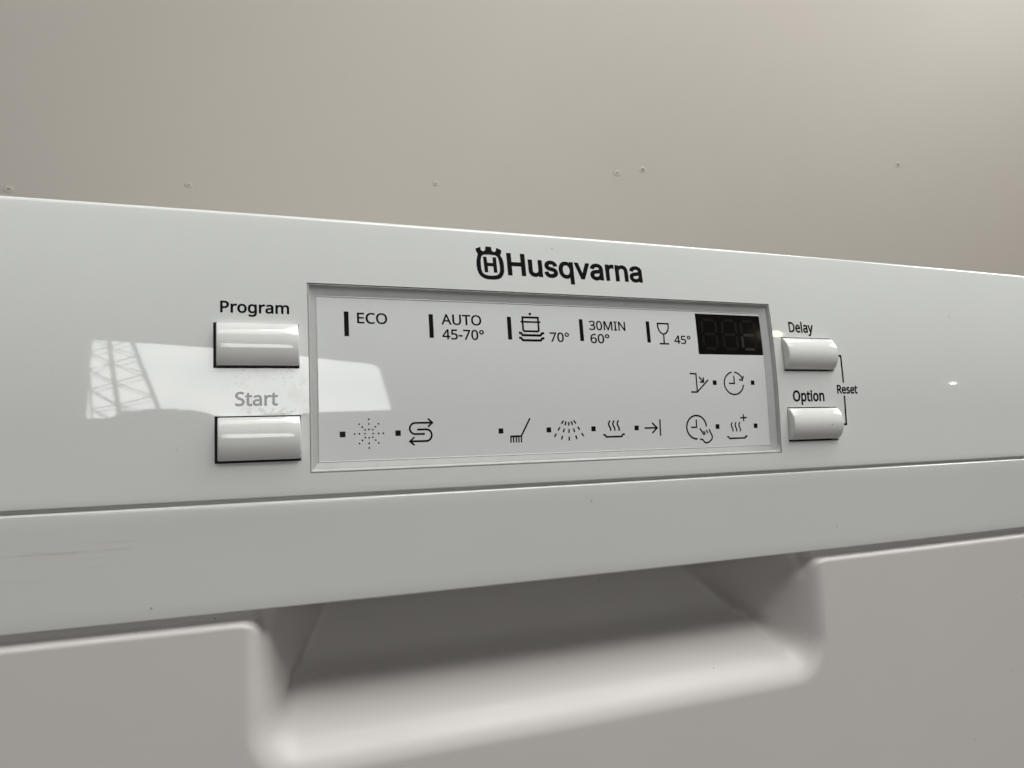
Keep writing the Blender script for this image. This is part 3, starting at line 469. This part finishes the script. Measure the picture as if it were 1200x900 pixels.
    '70°': [[109,0,344,508,35,508,35,573,419,573,419,518,187,0],[878,287,877,242,873,201,868,163,859,128,848,97,834,70,818,47,798,27,775,12,749,1,720,-6,687,-8,647,-4,612,8,581,27,555,54,534,88,518,129,509,163,503,201,499,243,498,287,499,332,503,373,509,411,517,446,532,486,552,520,577,547,608,566,645,578,687,581,728,578,763,566,794,547,820,520,841,486,857,446,866,411,873,373,877,332],[569,287,570,238,574,194,580,156,590,125,602,98,618,78,637,64,660,55,687,52,714,55,737,64,757,78,772,98,785,124,795,156,801,194,805,238,807,287,805,336,801,380,795,417,785,449,772,475,757,495,737,510,714,518,687,521,660,518,637,510,618,495,602,475,590,449,580,417,574,380,570,336],[1089,334,1064,336,1042,341,1022,350,1004,362,990,376,978,393,969,413,963,434,962,457,963,481,968,502,977,522,989,539,1004,553,1021,565,1041,574,1064,579,1089,581,1113,579,1135,574,1156,565,1173,553,1188,539,1200,522,1209,502,1215,481,1217,457,1215,434,1209,413,1200,393,1188,376,1173,362,1156,350,1135,341,1113,336],[1090,382,1113,384,1132,391,1146,403,1156,418,1162,436,1164,457,1162,479,1156,498,1146,513,1131,525,1112,532,1090,534,1066,532,1047,525,1032,513,1022,498,1016,479,1014,457,1016,436,1022,418,1032,403,1047,391,1066,384]],
    '30MIN': [[395,439,394,414,389,392,381,372,370,355,356,339,340,326,321,316,300,307,277,302,277,298,319,290,353,276,379,255,398,229,409,198,413,163,410,131,403,101,390,74,371,50,348,30,318,14,283,2,241,-6,193,-8,164,-7,136,-5,110,-1,85,5,60,13,36,23,36,89,61,78,87,69,114,61,141,56,168,52,194,51,241,55,278,65,305,81,324,104,335,132,339,164,337,187,331,206,320,223,306,236,288,247,265,255,240,261,211,264,179,265,123,265,123,326,180,326,209,327,236,332,259,339,278,350,294,362,307,377,316,394,321,413,323,434,320,460,311,481,295,498,274,511,249,519,219,521,199,521,181,519,164,515,147,511,132,505,117,498,103,491,89,482,75,473,39,521,61,537,87,550,115,563,147,573,181,579,218,581,273,576,317,563,352,540,376,511,390,477],[878,287,877,242,873,201,868,163,859,128,848,97,834,70,818,47,798,27,775,12,749,1,720,-6,687,-8,647,-4,612,8,581,27,555,54,534,88,518,129,509,163,503,201,499,243,498,287,499,332,503,373,509,411,517,446,532,486,552,520,577,547,608,566,645,578,687,581,728,578,763,566,794,547,820,520,841,486,857,446,866,411,873,373,877,332],[569,287,570,238,574,194,580,156,590,125,602,98,618,78,637,64,660,55,687,52,714,55,737,64,757,78,772,98,785,124,795,156,801,194,805,238,807,287,805,336,801,380,795,417,785,449,772,475,757,495,737,510,714,518,687,521,660,518,637,510,618,495,602,475,590,449,580,417,574,380,570,336],[1248,0,1059,502,1056,502,1057,490,1058,477,1059,461,1060,444,1060,426,1061,407,1061,387,1062,367,1062,347,1062,0,995,0,995,573,1102,573,1278,103,1281,103,1461,573,1567,573,1567,0,1496,0,1496,352,1496,371,1496,389,1496,408,1497,426,1498,443,1499,460,1500,475,1501,489,1501,501,1498,501,1307,0],[1884,0,1677,0,1677,42,1744,57,1744,515,1677,531,1677,573,1884,573,1884,531,1816,515,1816,57,1884,42],[2448,0,2364,0,2058,476,2055,476,2056,462,2056,448,2057,432,2060,378,2060,359,2061,340,2061,320,2061,0,1994,0,1994,573,2078,573,2383,99,2387,99,2385,137,2382,193,2381,213,2381,232,2381,249,2381,573,2448,573]],
    '60°': [[44,245,45,278,47,310,51,342,57,374,64,404,75,433,87,461,103,486,121,510,143,530,168,548,196,562,228,572,265,578,306,581,318,580,330,580,344,579,356,578,368,576,377,573,377,513,367,516,356,519,344,520,332,522,320,523,308,523,273,521,242,515,216,504,193,491,173,474,158,454,145,431,134,407,127,380,121,352,117,322,115,291,119,291,128,303,138,315,150,326,163,335,178,343,194,350,213,355,233,357,255,358,287,356,316,349,342,338,365,322,384,303,400,279,412,251,419,220,421,184,419,147,411,112,399,82,382,55,361,33,336,15,307,2,275,-5,239,-8,212,-6,187,-1,163,7,140,19,119,35,101,54,84,76,70,103,59,133,51,166,46,204],[238,51,270,55,297,66,320,84,337,109,348,143,351,184,348,218,339,247,324,271,302,289,274,300,241,303,217,301,195,296,175,287,157,276,143,263,131,248,122,232,117,215,115,198,116,181,119,163,123,146,129,129,137,114,146,99,158,85,170,74,185,64,201,57,219,53],[878,287,877,242,873,201,868,163,859,128,848,97,834,70,818,47,798,27,775,12,749,1,720,-6,687,-8,647,-4,612,8,581,27,555,54,534,88,518,129,509,163,503,201,499,243,498,287,499,332,503,373,509,411,517,446,532,486,552,520,577,547,608,566,645,578,687,581,728,578,763,566,794,547,820,520,841,486,857,446,866,411,873,373,877,332],[569,287,570,238,574,194,580,156,590,125,602,98,618,78,637,64,660,55,687,52,714,55,737,64,757,78,772,98,785,124,795,156,801,194,805,238,807,287,805,336,801,380,795,417,785,449,772,475,757,495,737,510,714,518,687,521,660,518,637,510,618,495,602,475,590,449,580,417,574,380,570,336],[1089,334,1064,336,1042,341,1022,350,1004,362,990,376,978,393,969,413,963,434,962,457,963,481,968,502,977,522,989,539,1004,553,1021,565,1041,574,1064,579,1089,581,1113,579,1135,574,1156,565,1173,553,1188,539,1200,522,1209,502,1215,481,1217,457,1215,434,1209,413,1200,393,1188,376,1173,362,1156,350,1135,341,1113,336],[1090,382,1113,384,1132,391,1146,403,1156,418,1162,436,1164,457,1162,479,1156,498,1146,513,1131,525,1112,532,1090,534,1066,532,1047,525,1032,513,1022,498,1016,479,1014,457,1016,436,1022,418,1032,403,1047,391,1066,384]],
    '45°': [[443,130,359,130,359,0,291,0,291,130,17,130,17,190,286,576,359,576,359,193,443,193],[291,374,291,387,291,400,291,412,292,423,292,434,293,444,293,454,294,464,294,474,294,483,295,492,295,500,292,500,287,490,282,479,276,468,270,456,263,446,257,438,86,193,291,193],[679,351,717,349,751,342,781,331,808,316,830,297,848,274,861,247,869,217,872,183,869,145,860,111,846,81,826,54,802,32,773,15,739,2,700,-5,658,-8,629,-7,601,-4,575,0,550,6,528,14,509,23,509,90,530,79,553,70,579,62,607,57,633,53,658,52,686,54,710,58,733,65,752,76,769,89,782,106,792,126,798,149,800,176,796,210,784,239,765,262,738,279,701,289,656,292,640,291,623,290,605,288,587,285,571,283,558,280,523,302,545,573,832,573,832,508,605,508,591,342,601,344,613,346,628,348,644,350,661,351],[1089,334,1064,336,1042,341,1022,350,1004,362,990,376,978,393,969,413,963,434,962,457,963,481,968,502,977,522,989,539,1004,553,1021,565,1041,574,1064,579,1089,581,1113,579,1135,574,1156,565,1173,553,1188,539,1200,522,1209,502,1215,481,1217,457,1215,434,1209,413,1200,393,1188,376,1173,362,1156,350,1135,341,1113,336],[1090,382,1113,384,1132,391,1146,403,1156,418,1162,436,1164,457,1162,479,1156,498,1146,513,1131,525,1112,532,1090,534,1066,532,1047,525,1032,513,1022,498,1016,479,1014,457,1016,436,1022,418,1032,403,1047,391,1066,384]],
}
def slice_z(me, step=1.6):
    """cut flat print into narrow bands so that it follows the curved front"""
    bm = bmesh.new(); bm.from_mesh(me); ys = [v.co.y for v in bm.verts]
    y = min(ys)+step
    while y < max(ys)-.05:
        bmesh.ops.bisect_plane(bm, geom=bm.verts[:]+bm.edges[:]+bm.faces[:], plane_co=(0, y, 0), plane_no=(0, 1, 0)); y += step
    bm.to_mesh(me); bm.free()
def fatten(p, d):
    """move an outline outwards by d (font outlines run clockwise, counters anticlockwise)"""
    out = []; n = len(p)
    for i in range(n):
        a, b_, c = Vector(p[i-1]), Vector(p[i]), Vector(p[(i+1) % n])
        e1, e2 = (b_-a).normalized(), (c-b_).normalized(); n1, n2 = Vector((-e1.y, e1.x)), Vector((-e2.y, e2.x)); mm = n1+n2
        mm = n1 if mm.length < 1e-5 else mm.normalized(); out.append(tuple(b_+mm*d*min(1/max(mm.dot(n1), .2), 1.5)))
    return out
def text(body, xa, xb, zb, zt, bold, fn, parent, name="lettering", label=None, spacing=1.0):
    polys = [fatten([(p[i]/1000, p[i+1]/1000) for i in range(0, len(p), 2)], bold) for p in GLYPHS[body]]
    cap = max(y for _, y in polys[0])-min(y for _, y in polys[0])
    if body[0] in 'OS346': cap *= .98
    me = fill_mesh(polys, name)
    X = [v.co.x for v in me.vertices]; a, b_ = min(X), max(X)
    base = -bold; cap_top = max(y for _, y in polys[0])-(.01 if body[0] in 'OS346' else 0)
    sx = (xb-xa)/(b_-a); sz = (zt-zb)/(cap_top-base)
    for v in me.vertices: v.co = (xa+(v.co.x-a)*sx, zb+(v.co.y-base)*sz, 0)
    return lay(me, name, fn, M_INK, parent, label)
text("Program", 5.7, 28.1, 47.0, 51.1, .022, panel_fn, dw, label="bold black word Program above its button")
text("Start", 10.2, 23.9, 15.3, 20.0, .018, panel_fn, dw, label="word Start above its button, washed out by the reflected sky")
text("Delay", 246.6, 261.0, 45.9, 50.8, .026, panel_fn, dw, label="black word Delay above its button")
text("Option", 245.0, 263.4, 14.4, 19.4, .028, panel_fn, dw, label="black word Option above its button")
text("Reset", 271.4, 284.0, 17.8, 21.9, .030, panel_fn, dw, label="small black word Reset between the bracket lines")
text("Husqvarna", 110.9, 171.9, 65.35, 74.6, .022, panel_fn, dw, label="large bold black brand lettering at the top of the panel")
# crowned H emblem
OUT = [(98.25, 75.6), (100.3, 76.45), (100.42, 75.2), (101.2, 74.6), (102.1, 75.05), (102.42, 76.7), (104.75, 76.7), (104.95, 75.05), (105.85, 74.6), (106.7, 75.1), (106.85, 76.45), (108.95, 75.6), (108.85, 74.5), (108.3, 73.35), (109.0, 72.2), (109.45, 70.4), (109.52, 68.6), (109.4, 66.9), (108.95, 65.5), (108.1, 64.3), (107.0, 63.6), (105.4, 63.25), (103.8, 63.2), (102.2, 63.25), (100.7, 63.6), (99.5, 64.4), (98.7, 65.6), (98.25, 67.0), (98.1, 68.7), (98.2, 70.5), (98.6, 72.2), (99.0, 73.35), (98.4, 74.5)]
INR = [(100.1, 71.4), (100.5, 72.6), (101.4, 73.25), (103.8, 73.42), (106.2, 73.25), (107.1, 72.6), (107.5, 71.3), (107.72, 69.2), (107.7, 67.3), (107.35, 66.0), (106.5, 65.25), (105.2, 64.9), (103.8, 64.82), (102.4, 64.9), (101.1, 65.25), (100.3, 66.0), (99.98, 67.3), (99.92, 69.3)]
HH = [(101.05, 72.4), (102.5, 72.4), (102.6, 70.0), (104.95, 70.0), (105.0, 72.4), (106.45, 72.4), (106.5, 66.1), (105.1, 66.1), (105.0, 68.65), (102.7, 68.65), (102.75, 66.1), (101.3, 66.1)]
lay(fill_mesh([ccw(OUT), ccw(INR)[::-1], ccw(HH)], "emblem"), "emblem", panel_fn, M_INK, dw, "black crowned ring emblem with an H inside")

def stroke(pts, wd, closed=False):
    """mitred ribbon as one outline polygon (or two for a closed path)"""
    pts = [p for i, p in enumerate(pts) if i == 0 or math.dist(p, pts[i-1]) > 1e-4]
    n = len(pts); L, Rr = [], []
    for i in range(n):
        p = Vector(pts[i]).to_2d() if len(pts[i]) == 2 else Vector(pts[i])
        a = Vector(pts[i-1]) if (i > 0 or closed) else None; c = Vector(pts[(i+1) % n]) if (i < n-1 or closed) else None
        d1 = (p-a).normalized() if a is not None else None; d2 = (c-p).normalized() if c is not None else None
        if d1 is None: d1 = d2
        if d2 is None: d2 = d1
        n1 = Vector((-d1.y, d1.x)); n2 = Vector((-d2.y, d2.x)); mm = n1+n2
        mm = n1 if mm.length < 1e-6 else mm.normalized(); k = min(1/max(mm.dot(n1), .3), 2.2)
        L.append(tuple(p+mm*wd*.63*k)); Rr.append(tuple(p-mm*wd*.63*k))
    if closed:
        o_, i_ = (L, Rr) if abs(area2(L)) > abs(area2(Rr)) else (Rr, L)
        return [ccw(o_), ccw(i_)[::-1]]
    return [ccw(L+Rr[::-1])]
def arc(cx, cz, rx, rz, a0, a1, n=28): return [(cx+rx*math.cos(math.radians(a0+(a1-a0)*i/n)), cz+rz*math.sin(math.radians(a0+(a1-a0)*i/n))) for i in range(n+1)]
def rect(x, z, wx, wz): return [(x-wx/2, z-wz/2), (x+wx/2, z-wz/2), (x+wx/2, z+wz/2), (x-wx/2, z+wz/2)]
def symbol(name, strokes, label, fn=disp_fn, parent=disp, mat=M_INK):
    me = fill_mesh([p for polys in strokes for p in polys], name)
    return lay(me, name, fn, mat, parent, label)
S = .52
symbol("bracket_line", [stroke([(272.3, 35.5), (275.7, 35.5), (275.7, 22.9)], .75), stroke([(275.6, 16.9), (275.6, 3.7), (272.0, 3.7)], .75)], "black bracket line joining the Delay and Option buttons", panel_fn, dw)
# programme bars and captions
for i, x in enumerate((47.6, 78.65, 109.75, 140.7, 171.8)):
    symbol("program_bar", [[rect(x, 44.15, 1.65, 8.95)]], None)
def dtext(s, xa, xb, zb, zt, bold=.0, lab=None): text(s, xa, xb, zb, zt, bold, disp_fn, disp, label=lab)
dtext("ECO", 51.4, 62.3, 44.4, 48.35, .014, "word ECO")
dtext("AUTO", 82.6, 98.4, 44.8, 48.8, .014, "word AUTO"); dtext("45-70\u00b0", 82.7, 99.2, 39.2, 43.0, .014, "figures 45-70 degrees")
dtext("70\u00b0", 126.5, 135.0, 39.1, 42.9, .014, "figures 70 degrees beside the pot")
dtext("30MIN", 144.3, 161.0, 44.3, 48.1, .014, "words 30MIN"); dtext("60\u00b0", 144.4, 153.2, 38.9, 42.7, .014, "figures 60 degrees")
dtext("45\u00b0", 184.2, 192.5, 39.4, 42.9, .014, "figures 45 degrees beside the glass")
# pot on two plates
symbol("pot_symbol", [[rect(118.7, 50.0, .95, .95)], stroke([(115.4, 48.6), (122.0, 48.6), (122.0, 43.5), (121.6, 43.1), (115.8, 43.1), (115.4, 43.5)], .62, True), stroke([(114.5, 46.8), (122.9, 46.8)], .55),
     stroke([(113.5, 42.5), (114.4, 42.3), (115.0, 41.5), (122.6, 41.5), (123.2, 42.3), (124.2, 42.5)], .72), stroke([(113.5, 40.5), (114.4, 40.3), (115.0, 39.5), (122.6, 39.5), (123.2, 40.3), (124.2, 40.5)], .72)], "cooking pot above two plates")
# wine glass
symbol("glass_symbol", [stroke([(176.6, 47.9), (181.9, 47.9), (181.8, 46.2), (181.3, 44.8), (180.4, 43.8), (179.2, 43.4), (178.1, 43.8), (177.2, 44.8), (176.7, 46.2)], S, True), stroke([(179.2, 43.3), (179.1, 39.4)], S), stroke([(176.9, 39.3), (181.5, 39.3)], S)], "wine glass outline")
# indicator squares
for x, z in ((45.4, 4.95), (65.0, 4.9), (104.3, 4.7), (124.1, 4.65), (143.5, 4.6), (163.2, 4.5), (203.0, 4.2), (223.2, 4.1), (202.9, 22.9), (223.1, 22.9)):
    symbol("indicator_square", [[rect(x, z, 1.95, 1.95)]], None)
# snowflake of dots
dots = []
for a in range(8):
    for k in ((1.45, 3.4, 5.05) if a % 2 == 0 else (1.9, 3.3, 4.8)):
        dots.append(arc(54.6+k*math.cos(a*math.pi/4), 5.0+k*math.sin(a*math.pi/4), .31, .31, 0, 330, 11))
symbol("snowflake_symbol", [dots], "star of small dots")
# salt arrows
def salt():
    o = []
    o.append(stroke([(77.6, 8.4), (71.3, 8.4)]+arc(71.3, 6.4, 2.0, 2.0, 90, 270, 14)+[(71.3, 4.4), (74.8, 4.4)], .55))
    o.append(stroke([(72.0, 6.0), (75.4, 6.0)]+arc(75.4, 3.9, 2.0, 2.1, 90, -90, 14)+[(75.4, 1.8), (69.4, 1.8)], .55))
    o.append(stroke([(76.1, 9.9), (77.7, 8.4), (76.1, 6.9)], .5)); o.append(stroke([(70.9, 3.3), (69.3, 1.8), (70.9, .4)], .5)); return o
symbol("salt_symbol", salt(), "S shaped double arrow")
symbol("brush_symbol", [stroke([(116.3, 9.3), (112.6, 2.7)], S), stroke([(108.0, 2.55), (112.9, 2.55)], .55)]+[stroke([(x, 2.5), (x-.02, .15)], .42) for x in (108.25, 109.35, 110.45, 111.5, 112.55)], "slanted brush")
sh = []
for k, (a, n) in enumerate(((-34, 3), (-17, 3), (0, 3), (17, 3), (34, 3))):
    for j in range(3):
        t = 1.4+j*2.9; ca, sa = math.cos(math.radians(a)), math.sin(math.radians(a))
        x0_, z0_ = 132.7+sa*(2.6+t), 11.2-ca*(2.2+t)*(1 if abs(a) < 20 else 1.04); sh.append(stroke([(x0_, z0_), (x0_+sa*1.5, z0_-ca*1.5)], .5)[0])
symbol("shower_symbol", [sh], "spray of short dashes")
def wave(x, z0_, z1_, am=.42): return [(x+am*math.sin(2*math.pi*i/14+2.6), z1_+(z0_-z1_)*i/14) for i in range(15)]
symbol("steam_symbol", [stroke(wave(x, 3.6, 7.7), S) for x in (150.8, 152.7, 154.7)]+[stroke([(147.7, 2.15), (148.6, 2.05), (149.1, 1.25), (156.1, 1.25), (156.6, 2.05), (157.6, 2.15)], .55)], "dish with three wavy steam lines, no plus")
symbol("skip_symbol", [stroke([(166.9, 4.35), (172.7, 4.35)], S), stroke([(170.6, 6.4), (172.9, 4.35), (170.6, 2.3)], S), stroke([(174.4, 7.8), (174.4, 1.0)], S)], "arrow against a bar")
symbol("door_symbol", [stroke([(190.5, 26.75), (193.6, 26.7), (193.7, 18.95), (190.5, 18.95)], .5), stroke([(193.75, 19.0), (199.6, 24.1)], .5), stroke([(195.0, 25.4), (197.1, 23.3)], .5), stroke([(197.2, 25.2), (197.2, 23.15), (195.2, 23.2)], .5)], "opening door with an arrow")
symbol("clock_symbol", [stroke(arc(213.0, 22.65, 5.05, 4.85, 98, 352), .5), stroke(arc(213.0, 22.65, 5.05, 4.85, 84, 20, 12), .5), stroke([(213.2, 25.9), (213.2, 22.6), (210.4, 22.6)], .5), stroke([(215.9, 24.3), (217.6, 23.9), (218.3, 25.9)], .5)], "clock with an arrow round it")
symbol("clock_hand_symbol", [stroke(arc(192.35, 4.15, 4.95, 4.9, 2, 272), .55), stroke([(192.3, 7.4), (192.3, 4.15), (189.6, 4.15)], .5), stroke([(193.9, 3.6), (196.0, .75)], .5), stroke([(195.7, 2.5), (196.7, 1.05)], .5), stroke([(197.1, 2.85), (197.9, 1.55)], .5),
     stroke([(198.5, 3.25), (200.1, .1), (199.7, -1.2), (198.3, -2.2), (197.0, -2.55), (196.0, -2.2), (195.1, -1.1), (193.7, -.85)], .5)], "clock with a pointing hand")
symbol("drying_plus_symbol", [stroke(wave(x, 1.9, 5.9, .36), .5) for x in (210.6, 212.6, 214.6)]+[stroke([(207.7, -.2), (208.5, -.3), (208.9, -1.0), (217.2, -1.0), (217.6, -.3), (218.5, -.2)], .55), stroke([(215.2, 7.7), (218.6, 7.7)], .5), stroke([(216.9, 9.2), (216.9, 6.2)], .5)], "dish with three wavy steam lines and a plus")

# ------------------------------------------------------------------ black LED window
bm = bmesh.new()
grid(bm, [[P(x*FS, z*FS, FD-.02) for x in steps(196.0, 230.35, 4)] for z in steps(35.1, 52.85, 2)])
led = from_bm("led_window", bm, M_LED, dw)
def seg(cx, cz, hor, mat, L):
    h = .62
    if hor: pts = [(cx-L, cz), (cx-L+h, cz+h), (cx+L-h, cz+h), (cx+L, cz), (cx+L-h, cz-h), (cx-L+h, cz-h)]
    else: pts = [(cx, cz+L), (cx+h, cz+L-h), (cx+h, cz-L+h), (cx, cz-L), (cx-h, cz-L+h), (cx-h, cz+L-h)]
    bm = bmesh.new(); bm.faces.new([bm.verts.new(P(x*FS, z*FS, FD-.04)) for x, z in pts]); 
    bmesh.ops.recalc_face_normals(bm, faces=bm.faces)
    from_bm("segment", bm, mat, led)
for k, cx in enumerate((202.6, 213.3, 223.4)):
    cz = 44.0; a, bb = 3.4, 6.3
    for (dx_, dz_, hor) in ((0, bb, 1), (0, 0, 1), (0, -bb, 1), (-a-.2, bb/2, 0), (a+.2, bb/2, 0), (-a-.2, -bb/2, 0), (a+.2, -bb/2, 0)):
        glint = k == 2 and (dx_, dz_) in ((0, -bb), (-a-.2, -bb/2), (0, 0))  # last digit's segments that carry the painted reflection
        seg(cx+dx_, cz+dz_, hor, M_SEG_GLINT if glint else M_SEG, 2.9 if hor else 2.75)
